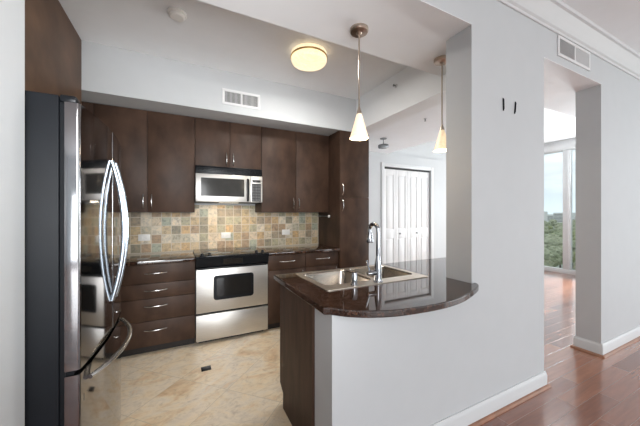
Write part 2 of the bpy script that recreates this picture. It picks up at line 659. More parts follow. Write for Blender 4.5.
# baseboards
def base_profile(y):
    return [(y, 0), (y - .016, 0), (y - .016, .090), (y - .012, .104), (y - .006, .112), (y - .006, .118), (y, .118)]
struct(Mesh().prism(base_profile(YF), 0.653, XP1 + .012, 'X').done('baseboard_front', 'trim_paint', ang=25))
m = Mesh()
m.prism(base_profile(YF), XR - .012, 6.2, 'X')
m.prism([(XR, 0), (XR - .016, 0), (XR - .016, .090), (XR - .012, .104), (XR - .006, .112), (XR - .006, .118), (XR, .118)], YF - .012, YB + .012, 'Y')
struct(m.done('baseboard_right', 'trim_paint', ang=25))
struct(Mesh().prism([(XP1, 0), (XP1 + .016, 0), (XP1 + .016, .09), (XP1 + .012, .104), (XP1 + .006, .112), (XP1 + .006, .118), (XP1, .118)], YF, YB, 'Y').done('baseboard_front.001', 'trim_paint', ang=25))


def quarter(y, h=.019):
    return [(y, 0), (y - h, 0), (y - h * .92, h * .4), (y - h * .7, h * .72), (y - h * .35, h * .93), (y, h)]
simple('shoe_wood', (0.30, 0.14, 0.08), 0.3, var=0.2)
struct(Mesh().prism(quarter(YF - .016), 0.653, XP1 + .03, 'X').done('trim_2', 'shoe_wood'), 'wood shoe moulding under the half wall')
m = Mesh()
m.prism(quarter(YF - .016), XR - .03, 6.2, 'X')
m.prism([(p[0] - YF + .0 + XR, p[1]) for p in quarter(YF - .016)], YF - .03, YB + .03, 'Y')
struct(m.done('trim_3', 'shoe_wood'), 'wood shoe moulding around the right wall end')

# backsplash
m = Mesh()
m.box(XL + .001, 0.139, YW - .010, YW, 0.914, 1.376)
m.box(0.139, 0.889, YW - .010, YW, 0.90, 1.47)
m.box(0.889, 1.839, YW - .010, YW, 0.914, 1.376)
struct(m.done('wall_backsplash', 'slate_tile', smooth=False), 'multicoloured slate tile backsplash')
YT = YW - .010

# living room window wall
def yat(u, X=XW):
    a = (u - 320) / FPX
    d = (math.sin(TH), math.cos(TH)); r = (math.cos(TH), -math.sin(TH))
    return X * (d[1] + a * r[1]) / (d[0] + a * r[0])
ym = yat(567.5)
win = Mesh()
win.box(XW - .05, XW + .05, 1.37, YC, 0, .10, .006)
win.box(XW - .05, XW + .05, 1.37, YC, 2.78, 3.03, .006)
win.box(XW - .09, XW - .052, 1.37, YC, 2.80, 2.95, .01)
for yy, hw in ((1.42, .05), (ym, .07), (ym + 1.42, .05)):
    win.box(XW - .05, XW + .05, yy - hw, yy + hw, .1, 2.78, .006)
win.box(XW - .062, XW - .05, ym - .045, ym - .005, .1, 2.78, .003)
wf = win.done('window_1', 'trim_paint')
struct(wf, 'tall white framed window in the living room')
Mesh().box(XW + .0, XW + .012, 1.40, YC, .1, 2.78).done('pane', 'window_glass', wf, smooth=False)
struct(Mesh().box(XW, XW + .1, YF, 1.37, 0, 3.1).done('wall_right', 'wall_paint', smooth=False))

# ------------------------------------------------------------------ bifold closet door
dt = bpy.data.objects.new('door_1', None)
COL.objects.link(dt)
dt.location = (DX0, YC, 0)
struct(dt, 'white four leaf bifold closet door')
m = Mesh()
cw = .075
m.box(DX0 - cw, DX0, YC - .02, YC - .001, 0, DZ + cw, .004)
m.box(DX1, DX1 + cw, YC - .02, YC - .001, 0, DZ + cw, .004)
m.box(DX0, DX1, YC - .02, YC - .001, DZ, DZ + cw, .004)
m.done('casing', 'trim_paint', dt)
Mesh().box(DX0 + .002, DX1 - .002, YC + .03, YC + .07, DZ - .035, DZ - .002).done('track', 'vent_dark', dt)
lw = (DX1 - DX0 - .016) / 4
for k in range(4):
    x0 = DX0 + .008 + k * lw + .002
    x1 = x0 + lw - .004
    m = Mesh()
    y0, y1 = YC + .03, YC + .062
    zb, zt = .015, DZ - .04
    sx = .062
    m.box(x0, x1, y0 + .012, y1, zb, zt)                       # panel field
    m.box(x0, x0 + sx, y0, y0 + .013, zb, zt, .003)
    m.box(x1 - sx, x1, y0, y0 + .013, zb, zt, .003)
    for (a, b_) in ((zb, .22), (.83, 1.03), (zt - .12, zt)):
        m.box(x0 + sx - .003, x1 - sx + .003, y0, y0 + .013, a, b_, .003)
    for (a, b_) in ((.22, .83), (1.03, zt - .12)):
        m.box(x0 + sx + .022, x1 - sx - .022, y0 + .002, y0 + .014, a + .022, b_ - .022, .006)
    lf = m.done('leaf', 'door_paint', dt)
    if k in (1, 2):
        kx = x0 + .03 if k == 1 else x1 - .03
        kx = (x0 + x1) / 2 + (-.06 if k == 1 else .09)
        Mesh().lathe([(0, .0), (.009, 0), (.008, .014), (.017, .022), (.018, .030), (.012, .037), (0, .038)], (kx, y0, .93), '-Y', 16).done('knob', 'gray_metal', lf)

# ------------------------------------------------------------------ cabinets
def arch_handle(name, c, L, parent, axis='X', m='handle_steel', proj=.030, outv=(0, -1, 0)):
    """bowed bar pull centred at c, along axis X/Y/Z, sticking out along outv."""
    c = Vector(c)
    ax = {'X': Vector((1, 0, 0)), 'Y': Vector((0, 1, 0)), 'Z': Vector((0, 0, 1))}[axis]
    o = Vector(outv)
    pts = []
    for i in range(15):
        t = -1 + 2 * i / 14
        pts.append(c + ax * (t * L / 2) + o * (proj * (1 - abs(t) ** 2.4) + .001))
    rad = [.0045 + .0015 * (1 - abs(-1 + 2 * i / 14)) for i in range(15)]
    g = Mesh()
    g.tube(pts, rad, 10)
    for s in (-1, 1):
        p = c + ax * (s * L * .40)
        g.tube([p, p + o * proj * .45], .0045, 8)
    return g.done(name, m, parent)


YD = 3.40      # face of upper doors
UZ0, UZ1 = 1.378, ZS - .002


def upper(x0, x1, z0, z1, split, label, hz, hside=None, yd=YD, back=YT, body0=None):
    t = thing('upper_cabinet', label, 'cabinet', ((x0 + x1) / 2, back - .002, z0), 'dark wood upper cabinets on the back wall')
    Mesh().box(x0 + .001, x1 - .001, yd + .020, back - .001, z0, z1).done('body', 'cabinet_wood', t)
    xs = [x0] + list(split) + [x1]
    for i in range(len(xs) - 1):
        a, b_ = xs[i] + .003, xs[i + 1] - .003
        d = Mesh().box(a, b_, yd, yd + .0185, z0 + .003, z1 - .004, .0015).done('door', 'cabinet_wood', t)
        left_door = (i % 2 == 0)
        hx = b_ - .035 if left_door else a + .035
        arch_handle('handle', (hx, yd, hz), .15, d, 'Z', proj=.026)
    return t


uc = upper(-0.757, 0.1385, UZ0, UZ1, [-0.313], 'dark brown two-door upper cabinet between refrigerator and microwave', 1.49)
Mesh().box(XL + .003, -.760, YD, YD + .0185, UZ0 + .003, UZ1 - .004, .0015).box(XL + .003, -.758, YD + .02, YT - .001, UZ0, UZ1).done('corner_panel', 'cabinet_wood', uc)
upper(0.1395, 0.8885, 1.902, UZ1, [0.514], 'short dark brown two-door upper cabinet above the microwave', 2.00)
upper(0.8895, 1.838, UZ0, UZ1, [1.348], 'dark brown two-door upper cabinet between microwave and tall pantry', 1.49)

# cabinet over the refrigerator, on the left wall
t = thing('refrigerator_cabinet', 'dark brown wall cabinet above the refrigerator reaching the ceiling', 'cabinet', (-1.1, 2.2, 1.86))
Mesh().box(XL + .002, -.797, 1.40, 1.75, 1.86, ZI - .006).box(XL + .002, -.797, 1.752, YS - .003, 1.86, ZK - .003).done('body', 'cabinet_wood', t)
for a, b_, c_ in ((1.402, 1.746, ZI - .003), (1.752, YS - .005, ZK)):
    Mesh().box(-.795, -.775, a, b_, 1.862, c_ - .005, .0015).done('door', 'warm_wood', t)

# tall pantry
t = thing('pantry_cabinet', 'tall dark brown pantry cabinet with two stacked doors right of the countertop', 'cabinet', (2.07, 3.4, 0))
Mesh().box(1.8395, 2.30, YS + .020, YT - .001, .09, ZS - .002).done('body', 'cabinet_wood', t)
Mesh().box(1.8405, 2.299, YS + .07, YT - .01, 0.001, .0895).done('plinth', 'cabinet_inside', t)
for a, b_, hz in ((.095, 1.575, 1.47), (1.580, ZS - .004, 1.68)):
    d = Mesh().box(1.8415, 2.298, YS, YS + .0185, a, b_, .0015).done('door', 'cabinet_wood', t)
    arch_handle('handle', (1.8415 + .035, YS, hz), .15, d, 'Z', proj=.026)

YBF = 3.125    # face of base doors and drawers
# left base cabinet with four drawers
t = thing('base_cabinet', 'dark brown base cabinet with four drawers beside the range', 'cabinet', (-.6, 3.4, 0), 'dark wood base cabinets along the back wall')
Mesh().box(XL + .003, .1300, YBF + .020, YT - .001, .085, .877).done('body', 'cabinet_inside', t)
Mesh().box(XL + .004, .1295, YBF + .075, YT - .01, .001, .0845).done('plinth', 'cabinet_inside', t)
for (a, b_, nm) in ((.692, .874, 1), (.547, .688, 1), (.330, .543, 1), (.088, .326, 1)):
    d = Mesh().box(-.562, .129, YBF, YBF + .0185, a, b_, .0015).done('drawer', 'cabinet_wood', t)
    arch_handle('handle', (-.219, YBF, (a + b_) / 2 + (.035 if b_ - a > .2 else 0.005)), .19, d, 'X', proj=.026)
Mesh().box(XL + .01, -.566, YBF, YBF + .0185, .088, .874, .0015).done('filler_panel', 'cabinet_wood', t)


def base(x0, x1, label):
    t = thing('base_cabinet', label, 'cabinet', ((x0 + x1) / 2, 3.4, 0), 'dark wood base cabinets along the back wall')
    Mesh().box(x0 + .001, x1 - .001, YBF + .020, YT - .001, .085, .877).done('body', 'cabinet_inside', t)
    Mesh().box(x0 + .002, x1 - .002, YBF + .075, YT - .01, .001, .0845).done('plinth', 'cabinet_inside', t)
    d = Mesh().box(x0 + .003, x1 - .003, YBF, YBF + .0185, .704, .874, .0015).done('drawer', 'cabinet_wood', t)
    arch_handle('handle', ((x0 + x1) / 2, YBF, .80), .19, d, 'X', proj=.026)
    d = Mesh().box(x0 + .003, x1 - .003, YBF, YBF + .0185, .088, .699, .0015).done('door', 'cabinet_wood', t)
    arch_handle('handle', (x1 - .04, YBF, .60), .15, d, 'Z', proj=.026)
    return t


base(0.892, 1.364, 'dark brown base cabinet with one drawer, directly right of the range')
base(1.366, 1.836, 'dark brown base cabinet with one drawer, touching the tall pantry')

# back countertops
m = Mesh()
m.box(XL + .003, .131, YS, YT - .001, .879, .914, .005, 2)
tag(m.done('countertop', 'granite'), 'polished brown granite countertop left of the range', 'countertop')
m = Mesh()
m.box(.889, 1.838, YS, YT - .001, .879, .914, .005, 2)
tag(m.done('countertop', 'granite'), 'polished brown granite countertop between range and tall pantry', 'countertop')

# paper towel rod on the pantry side
t = thing('paper_towel_rod', 'empty metal paper towel rod with white knob on the pantry side under the upper cabinet', 'paper towel holder', (1.838, 3.6, 1.32))
Mesh().lathe([(0, 0), (.022, 0), (.022, .005), (.010, .008), (.010, .028), (0, .03)], (1.8385, 3.66, 1.325), '-X', 16).done('bracket', 'chrome', t)
Mesh().tube([(1.812, 3.69, 1.325), (1.812, 3.36, 1.325)], .007, 10).done('rod', 'gray_metal', t)
Mesh().lathe([(0, -.012), (.012, -.011), (.019, -.004), (.019, .004), (.012, .011), (0, .012)], (1.812, 3.35, 1.325), 'Y', 16).done('knob', 'white_plastic', t)

# outlets
def outlet(x, z, label):
    t = thing('outlet', label, 'outlet', (x, YT, z), 'white wall outlets on the backsplash')
    Mesh().box(x - .058, x + .058, YT - .007, YT - .0005, z - .037, z + .037, .003).done('cover_plate', 'white_plastic', t)
    for s in (-1, 1):
        Mesh().box(x + s * .024 - .015, x + s * .024 + .015, YT - .0095, YT - .0068, z - .016, z + .016, .003).done('socket', 'white_plastic', t)
outlet(-.375, 1.09, 'white outlet on the slate backsplash beside the refrigerator handle')
outlet(.515, 1.085, 'white outlet on the slate backsplash above the range')
outlet(1.325, 1.10, 'white outlet on the slate backsplash between range and pantry')

# ------------------------------------------------------------------ range
RX0, RX1 = .1345, .8865
t = thing('range', 'stainless steel slide-in range with black glass cooktop', 'range', (.51, 3.4, 0))
Mesh().box(RX0, RX1, 3.135, YT - .002, .03, .885).done('body', 'black_plastic', t)
Mesh().box(RX0 + .03, RX1 - .03, 3.18, YT - .05, .001, .0295).done('base_plinth', 'black_plastic', t)
ct = Mesh().box(RX0 - .003, RX1 + .003, 3.075, YT - .002, .9155, .925, .003).box(RX0, RX1, 3.11, YT - .01, .8855, .916).done('cooktop', 'black_glass', t)
for (bx, by, br_) in ((.32, 3.30, .095), (.70, 3.30, .075), (.32, 3.56, .075), (.70, 3.56, .095)):
    Mesh().lathe([(br_ - .006, 0), (br_, 0), (br_, .0006), (br_ - .006, .0006)], (bx, by, .925), 'Z', 40).done('burner_ring', 'gray_metal', ct)
cp = Mesh().prism([(3.075, .915), (3.062, .905), (3.085, .815), (3.135, .79), (3.135, .915)], RX0, RX1, 'X').done('control_panel', 'black_plastic', t)
Mesh().prism([(3.0655, .887), (3.0800, .830), (3.0815, .8305), (3.067, .8875)], .40, .60, 'X').done('display', 'black_glass', cp)
for kx in (.195, .265, .755, .825):
    k = Mesh().lathe([(0, 0), (.023, 0), (.023, .006), (.017, .010), (.015, .026), (.010, .029), (0, .029)], (kx, 3.10, .925), 'Z', 20)
    k.box(kx - .004, kx + .004, 3.083, 3.117, .945, .957, .001)
    k.done('knob', 'black_plastic', t)
dr = Mesh().box(RX0 + .002, RX1 - .002, 3.10, 3.134, .335, .785, .004).done('oven_door', 'stainless', t)
# rounded window
def rrect(x0, x1, z0, z1, r, n=5):
    p = []
    for cx_, cz_, a0 in ((x1 - r, z1 - r, 0), (x0 + r, z1 - r, 90), (x0 + r, z0 + r, 180), (x1 - r, z0 + r, 270)):
        for i in range(n + 1):
            a = R(a0 + 90 * i / n)
            p.append((cx_ + r * math.cos(a), cz_ + r * math.sin(a)))
    return p
wn_ = Mesh().prism(rrect(.305, .723, .455, .712, .03), 3.0975, 3.1005, 'Y').done('oven_window', 'black_plastic', dr)
Mesh().prism(rrect(.335, .693, .488, .682, .012), 3.0968, 3.0976, 'Y').done('glass', 'oven_window', wn_)
Mesh().box(RX0 + .02, RX1 - .02, 3.070, 3.098, .788, .806, .006).done('oven_handle', 'black_plastic', dr)
Mesh().box(RX0 + .002, RX1 - .002, 3.10, 3.134, .045, .315, .004).done('storage_drawer', 'stainless', t)

# ------------------------------------------------------------------ microwave
YM = 3.34
t = thing('microwave', 'stainless over-the-range microwave below the short upper cabinet', 'microwave', (.514, 3.5, 1.475))
MX0, MX1, MZ0, MZ1 = .142, .886, 1.493, 1.899
Mesh().box(MX0, MX1, YM + .03, YT - .002, MZ0, MZ1, .003).done('body', 'black_plastic', t)
vt = Mesh()
vt.box(MX0, MX1, YM + .012, YM + .03, 1.812, MZ1, .003)
for k in range(4):
    vt.box(MX0 + .015, MX1 - .015, YM + .006, YM + .0125, 1.828 + k * .015, 1.835 + k * .015, .001)
vt.done('vent_grille', 'black_plastic', t)
XD = .742
dr = Mesh().box(MX0, XD - .001, YM, YM + .029, MZ0 + .004, 1.811, .005).done('door', 'stainless', t)
Mesh().prism(rrect(MX0 + .055, XD - .072, 1.560, 1.765, .008), YM - .0015, YM + .002, 'Y').done('window', 'gray_window', dr)
Mesh().tube([(XD - .030, YM + .003, 1.515), (XD - .030, YM - .022, 1.53), (XD - .030, YM - .026, 1.64), (XD - .030, YM - .022, 1.755), (XD - .030, YM + .003, 1.77)], .011, 10).done('handle', 'black_plastic', dr)
pn = Mesh().box(XD + .001, MX1, YM, YM + .029, MZ0 + .004, 1.811, .005).done('control_panel', 'stainless', t)
Mesh().box(XD + .022, MX1 - .022, YM - .0015, YM + .003, 1.735, 1.765, .001).done('display', 'black_glass', pn)
kp = Mesh().box(XD + .016, MX1 - .018, YM - .001, YM + .003, 1.505, 1.722, .001).done('keypad', 'vent_dark', pn)
kb = Mesh()
for i in range(3):
    for j in range(6):
        kb.box(XD + .022 + i * .035, XD + .050 + i * .035, YM - .0022, YM - .0005, 1.513 + j * .034, 1.538 + j * .034, .001)
kb.done('buttons', 'button_dark', kp)
Mesh().box(.40, .62, YM + .09, YM + .15, MZ0 - .004, MZ0 + .001, .001).done('lamp_lens', 'lit_lens', t)
l = bpy.data.lights.new('range_light', 'AREA')
l.shape = 'RECTANGLE'
l.size, l.size_y = .20, .05
l.energy = 1.6
l.color = (1, .84, .62)
lo = bpy.data.objects.new('range_light', l)
lo.location = (.51, YM + .12, MZ0 - .006)
COL.objects.link(lo)

# ------------------------------------------------------------------ refrigerator
FY0, FY1, FXB = 1.392, 2.232, -.400
FC = (FY0 + FY1) / 2
FH = (FY1 - FY0) / 2


def fx(y, k=0.0):
    s = (y - FC) / FH
    return -.354 + .030 * (1 - s * s)


def front_poly(y0, y1, n=18, r0=False, r1=False):
    p = [(FXB, y0)]
    ys = [y0 + (y1 - y0) * i / n for i in range(n + 1)]
    rr = .012
    pts = []
    for y in ys:
        x = fx(y)
        pts.append((x, y))
    if r0:
        x = fx(y0 + rr)
        pts = [(x - rr + rr * math.sin(R(a)), y0 + rr - rr * math.cos(R(a))) for a in (0, 15, 30, 45, 60, 75, 90)] + [q for q in pts if q[1] > y0 + rr * 1.05]
    if r1:
        x = fx(y1 - rr)
        pts = [q for q in pts if q[1] < y1 - rr * 1.05] + [(x - rr + rr * math.cos(R(a)), y1 - rr + rr * math.sin(R(a))) for a in (0, 15, 30, 45, 60, 75, 90)]
    return p + pts + [(FXB, y1)]


t = thing('refrigerator', 'stainless french-door refrigerator with black sides and bottom freezer drawer', 'refrigerator', (-.8, 1.81, 0))
Mesh().box(-1.30, -.417, FY0 + .003, FY1 - .003, .03, 1.822, .006).done('case', 'black_case', t)
Mesh().box(-.4165, FXB - .0005, FY0 + .012, FY1 - .012, .06, 1.797).done('door_gasket', 'black_plastic', t)
Mesh().box(-1.25, -.46, FY0 + .03, FY1 - .03, .001, .0295).done('base_grille', 'black_plastic', t)
ZSEAM = .752
for a, b_, r0, r1 in ((FY0, FC - .003, True, True), (FC + .003, FY1, True, True)):
    d = Mesh().prism(front_poly(a, b_, 18, True, True), ZSEAM + .006, 1.798, 'Z').done('door', 'stainless_mirror', t, ang=25)
    hy = FC - .042 if a == FY0 else FC + .042
    pts = []
    xb = fx(hy)
    for i in range(25):
        s = -1 + 2 * i / 24
        pts.append((xb + .004 + .051 * (1 - abs(s) ** 2.0), hy, 1.278 + s * .362))
    g = Mesh().tube(pts, .0105, 12, .8)
    g.done('handle', 'door_handle_steel', d)
dw = Mesh().prism(front_poly(FY0, FY1, 30, True, True), .062, ZSEAM - .014, 'Z').done('freezer_drawer', 'stainless_mirror', t, ang=25)
pts = []
for i in range(31):
    s = -1 + 2 * i / 30
    y = FC + s * (FH - .07)
    pts.append((fx(y) + .006 + .062 * (1 - abs(s) ** 2.2), y, .690))
Mesh().tube(pts, .0115, 12, .8).done('handle', 'handle_steel', dw)
Mesh().box(fx(1.425) - .004, fx(1.425) + .0006, 1.425, 1.450, .615, .645, .001).done('badge', 'black_plastic', dw)
Mesh().box(FXB, fx(FC) - .05, FY0 + .012, FY1 - .012, ZSEAM - .0135, ZSEAM + .0055).done('drawer_seal', 'black_plastic', t)
for yy in (FY0 + .004, FY1 - .056):
    Mesh().box(-.4155, -.366, yy, yy + .05, 1.7985, 1.826, .006).done('hinge_cover', 'black_plastic', t)

# ------------------------------------------------------------------ island
t = thing('island_cabinet', 'dark brown sink base cabinet with end panel under the island countertop', 'cabinet', (1.6, 1.65, 0))
m = Mesh()
m.prism([(YB + .003, .001), (1.86, .001), (1.86, .105), (1.926, .15), (1.926, .877), (YB + .003, .877)], .640, .660, 'X')
m.done('end_panel', 'panel_wood', t)
Mesh().box(.662, .70, 1.40, 1.905, .10, .876).box(1.62, 2.54, 1.40, 1.905, .10, .876).box(.70, 1.62, 1.40, 1.905, .10, .60).done('body', 'cabinet_inside', t)
Mesh().box(.662, 2.54, 1.40, 1.85, .001, .0995).done('plinth', 'cabinet_inside', t)
for k, (a, b_) in enumerate(((.664, 1.13), (1.134, 1.60), (1.604, 2.07), (2.074, 2.538))):
    d = Mesh().box(a, b_, 1.9065, 1.925, .105, .872, .0015).done('door', 'cabinet_wood', t)
    hx = b_ - .035 if k % 2 == 0 else a + .035
    arch_handle('handle', (hx, 1.925, .76), .15, d, 'Z', proj=.026, outv=(0, 1, 0))

# island countertop with the sink cut-out
def arcpts(ctrl, n=40):
    # Catmull-Rom through ctrl
    P = [Vector(c) for c in ctrl]
    P = [P[0] * 2 - P[1]] + P + [P[-1] * 2 - P[-2]]
    r = []
    for i in range(1, len(P) - 2):
        for k in range(6):
            t_ = k / 6
            a, b_, c, d = P[i - 1], P[i], P[i + 1], P[i + 2]
            r.append(.5 * ((2 * b_) + (c - a) * t_ + (2 * a - 5 * b_ + 4 * c - d) * t_ ** 2 + (3 * b_ - a - 3 * c + d) * t_ ** 3))
    r.append(P[-2])
    return [(p.x, p.y) for p in r]
arc = arcpts([(.640, 1.172), (.70, 1.108), (.80, 1.047), (.947, 1.003), (1.18, .985), (1.38, 1.010), (1.55, 1.065), (1.675, 1.118), (1.718, 1.153), (1.726, 1.1745)])
ISL = [(.612, 1.988), (.612, 1.186)] + arc + [(1.688, 1.1745), (1.688, 1.372), (2.545, 1.372), (2.545, 1.988)]
SX0, SX1, SY0, SY1 = .762, 1.585, 1.425, 1.945
hole = [(SX0 + .02, SY0 + .02), (SX1 - .02, SY0 + .02), (SX1 - .02, SY1 - .02), (SX0 + .02, SY1 - .02)]
m = Mesh()
m.prism(ISL, .8795, .914, 'Z', holes=[hole], bev=.006)
tag(m.done('island_countertop', 'granite', ang=11), 'polished brown granite island countertop with a curved front over the half wall', 'countertop')

# sink
t = thing('kitchen_sink', 'double bowl stainless steel sink set in the island countertop', 'sink', (1.17, 1.69, .914))
B1 = (SX0 + .040, SX0 + .405, SY0 + .095, SY1 - .035)
B2 = (SX0 + .435, SX1 - .040, SY0 + .095, SY1 - .035)
def rr2(b_, r=.05):
    return rrect(b_[0], b_[1], b_[2], b_[3], r, 5)
m = Mesh()
m.prism(rrect(SX0, SX1, SY0, SY1, .02), .9145, .9195, 'Z', holes=[rr2(B1), rr2(B2)], bev=.0015)
m.done('rim', 'sink_rim_steel', t, ang=11)
for b_ in (B1, B2):
    t2 = bmesh.new()
    rings = []
    for (ins, z, rad) in ((0, .918, .05), (.004, .905, .05), (.014, .76, .055), (.03, .738, .06), (.06, .732, .06)):
        p = rrect(b_[0] + ins, b_[1] - ins, b_[2] + ins, b_[3] - ins, rad, 5)
        rings.append([t2.verts.new((q[0], q[1], z)) for q in p])
    for a, c in zip(rings[:-1], rings[1:]):
        for k in range(len(a)):
            k2 = (k + 1) % len(a)
            t2.faces.new((a[k], c[k], c[k2], a[k2]))
    t2.faces.new(rings[-1])
    bw = Mesh()
    bw._add(t2)
    bo = bw.done('bowl', 'sink_steel', t, ang=60)
    sm = bo.modifiers.new('thickness', 'SOLIDIFY')
    sm.thickness = .0012
    sm.offset = 0
    cx_, cy_ = (b_[0] + b_[1]) / 2, (b_[2] + b_[3]) / 2
    Mesh().lathe([(0, .002), (.030, .002), (.032, .004), (.044, .004), (.046, .001), (.046, 0), (0, 0)], (cx_, cy_, .7335), 'Z', 24).done('drain', 'chrome', bo)

# faucet
FX, FYc, FZ = 1.154, 1.458, .9198
t = thing('faucet', 'chrome gooseneck faucet with pull-down spray head and side lever', 'faucet', (FX, FYc, FZ))
Mesh().lathe([(0, 0), (.031, 0), (.031, .006), (.026, .010), (.0235, .03), (.0235, .09), (.021, .12), (.016, .15), (.0135, .17), (0, .17)], (FX, FYc, FZ), 'Z', 28).done('body', 'chrome', t)
pts = [(FX, FYc, FZ + .16), (FX, FYc, FZ + .25), (FX, FYc, FZ + .325)]
rc = .038
for i in range(1, 15):
    a = PI - PI * 1.02 * i / 14
    pts.append((FX - .010 * (1 + math.cos(a)) / 2, FYc + rc + rc * math.cos(a), FZ + .338 + rc * math.sin(a)))
ex = pts[-1]
pts.append((ex[0], ex[1] - .001, ex[2] - .02))
Mesh().tube(pts, .0135, 14).done('spout', 'chrome', t)
e = pts[-1]
Mesh().lathe([(0, .0), (.022, .0), (.024, .008), (.020, .045), (.0150, .066), (.0135, .072), (0, .072)], (e[0], e[1], e[2] - .066), 'Z', 20).done('spray_head', 'chrome', t)
lv = Mesh()
lv.lathe([(0, .015), (.016, .016), (.017, .03), (.017, .075), (.013, .085), (0, .086)], (FX, FYc, FZ + .062), '-X', 20)
lv.tube([(FX - .066, FYc, FZ + .066), (FX - .074, FYc + .004, FZ + .10), (FX - .085, FYc + .010, FZ + .145)], [.0075, .0065, .0055], 10)
lv.done('lever', 'chrome', t)

# air gap cylinder beside the faucet
t = thing('air_gap', 'short chrome cylinder on the sink rim left of the faucet', 'sink fitting', (.972, 1.462, FZ))
Mesh().lathe([(0, 0), (.024, 0), (.024, .004), (.019, .006), (.019, .012), (0, .012)], (.972, 1.462, FZ), 'Z', 24).done('flange', 'chrome', t)
Mesh().lathe([(0, .012), (.019, .012), (.019, .072), (.016, .079), (0, .080)], (.972, 1.462, FZ), 'Z', 24).done('cap', 'chrome', t)

# ------------------------------------------------------------------ lamps
def pendant(x, y, label):
    t = thing('pendant_lamp', label, 'pendant lamp', (x, y, ZI), 'pendant lamps over the island')
    Mesh().lathe([(0, -.001), (.062, -.001), (.062, -.016), (.056, -.024), (.020, -.028), (.010, -.040), (0, -.040)], (x, y, ZI), 'Z', 36).done('canopy', 'nickel', t)
    Mesh().tube([(x, y, ZI - .035), (x, y, 2.055)], .0052, 10).done('rod', 'nickel', t)
    Mesh().lathe([(0, 2.075), (.007, 2.075), (.010, 2.060), (.016, 2.045), (.018, 2.020), (.0165, 2.018), (0, 2.018)], (x, y, 0), 'Z', 20).done('socket_cap', 'nickel', t)
    sh = Mesh().lathe([(.017, 2.030), (.021, 2.018), (.030, 1.985), (.048, 1.920), (.064, 1.868), (.061, 1.868), (.045, 1.920), (.027, 1.985), (.017, 2.016)], (x, y, 0), 'Z', 36)
    sh.done('shade', 'lit_shade_glass', t)
    Mesh().lathe([(0, 2.010), (.010, 2.008), (.012, 1.985), (.022, 1.955), (.024, 1.940), (.018, 1.920), (0, 1.914)], (x, y, 0), 'Z', 18).done('bulb', 'lit_bulb', t)
    l = bpy.data.lights.new('pendant_light', 'POINT')
    l.energy = 2.5
    l.color = (1, .80, .55)
    l.shadow_soft_size = .03
    lo = bpy.data.objects.new('pendant_light', l)
    lo.location = (x, y, 1.86)
    COL.objects.link(lo)
ZI_SAVE = ZI
ZI = ZI - .003
pendant(1.063, 1.542, 'lit pendant lamp with cone glass shade hanging clear in front of the pantry')
pendant(1.862, 1.548, 'lit pendant lamp with cone glass shade half hidden by the wall pillar')
ZI = ZI_SAVE

DXc, DYc = 1.073, 2.376
t = thing('ceiling_lamp', 'round lit flush ceiling lamp with brass ring on the kitchen ceiling', 'ceiling lamp', (DXc, DYc, ZK))
Mesh().lathe([(0, -.001), (.150, -.001), (.150, -.012), (0, -.012)], (DXc, DYc, ZK), 'Z', 48).done('pan', 'white_plastic', t)
Mesh().lathe([(.160, -.046), (.171, -.048), (.174, -.055), (.171, -.062), (.160, -.064)], (DXc, DYc, ZK), 'Z', 48).done('ring', 'brass', t)
Mesh().lathe([(0, -.0125), (.160, -.0125), (.166, -.020), (.166, -.085), (.155, -.105), (.11, -.114), (0, -.120)], (DXc, DYc, ZK), 'Z', 48).done('diffuser', 'lit_dome_glass', t)
l = bpy.data.lights.new('ceiling_lamp_light', 'AREA')
l.shape = 'DISK'
l.size = .28
l.energy = 10
l.color = (1, .96, .90)
lo = bpy.data.objects.new('ceiling_lamp_light', l)
lo.location = (DXc, DYc, ZK - .126)
COL.objects.link(lo)

# smoke detector
sx_, sy_ = -.027, 2.36
t = thing('smoke_detector', 'white round smoke detector on the kitchen ceiling', 'smoke detector', (sx_, sy_, ZK))
Mesh().lathe([(0, -.001), (.066, -.001), (.068, -.012), (.060, -.018), (0, -.018)], (sx_, sy_, ZK), 'Z', 36).done('base', 'white_plastic', t)
Mesh().lathe([(0, -.018), (.054, -.018), (.054, -.030), (.044, -.038), (0, -.040)], (sx_, sy_, ZK), 'Z', 36).done('cap', 'white_plastic', t)

# ------------------------------------------------------------------ air vents
def vent(x0, x1, z0, z1, y, label, nsl, fr, wl, wr):
    t = thing('air_vent', label, 'air vent', ((x0 + x1) / 2, y, z0))
    xm = (x0 + x1) / 2
    m = Mesh()
    m.box(x0, x1, y - .010, y - .0005, z0, z0 + fr, .002)
    m.box(x0, x1, y - .010, y - .0005, z1 - fr, z1, .002)
    m.box(x0, x0 + fr, y - .010, y - .0005, z0 + fr, z1 - fr, .002)
    m.box(x1 - fr, x1, y - .010, y - .0005, z0 + fr, z1 - fr, .002)
    m.box(xm - .008, xm + .008, y - .010, y - .0005, z0 + fr, z1 - fr, .002)
    m.done('frame', 'vent_paint', t)
    Mesh().box(x0 + fr, x1 - fr, y - .002, y - .0007, z0 + fr, z1 - fr).done('backing', 'vent_dark', t)
    for a, b_, wf_ in ((x0 + fr, xm - .008, wl), (xm + .008, x1 - fr, wr)):
        m = Mesh()
        for k in range(nsl):
            xx = a + (b_ - a) * (k + .5) / nsl
            hw = (b_ - a) / nsl * wf_
            m.box(xx - hw, xx + hw, y - .007, y - .002, z0 + fr, z1 - fr)
        m.done('louver_bank', 'vent_paint', t)
vent(.389, .795, 2.527, 2.694, YS, 'white air vent with two louver banks on the kitchen soffit', 13, .026, .16, .16)
vent(2.772, 3.344, 2.668, 2.838, YF, 'white air vent above the doorway below the crown moulding', 16, .024, .07, .22)

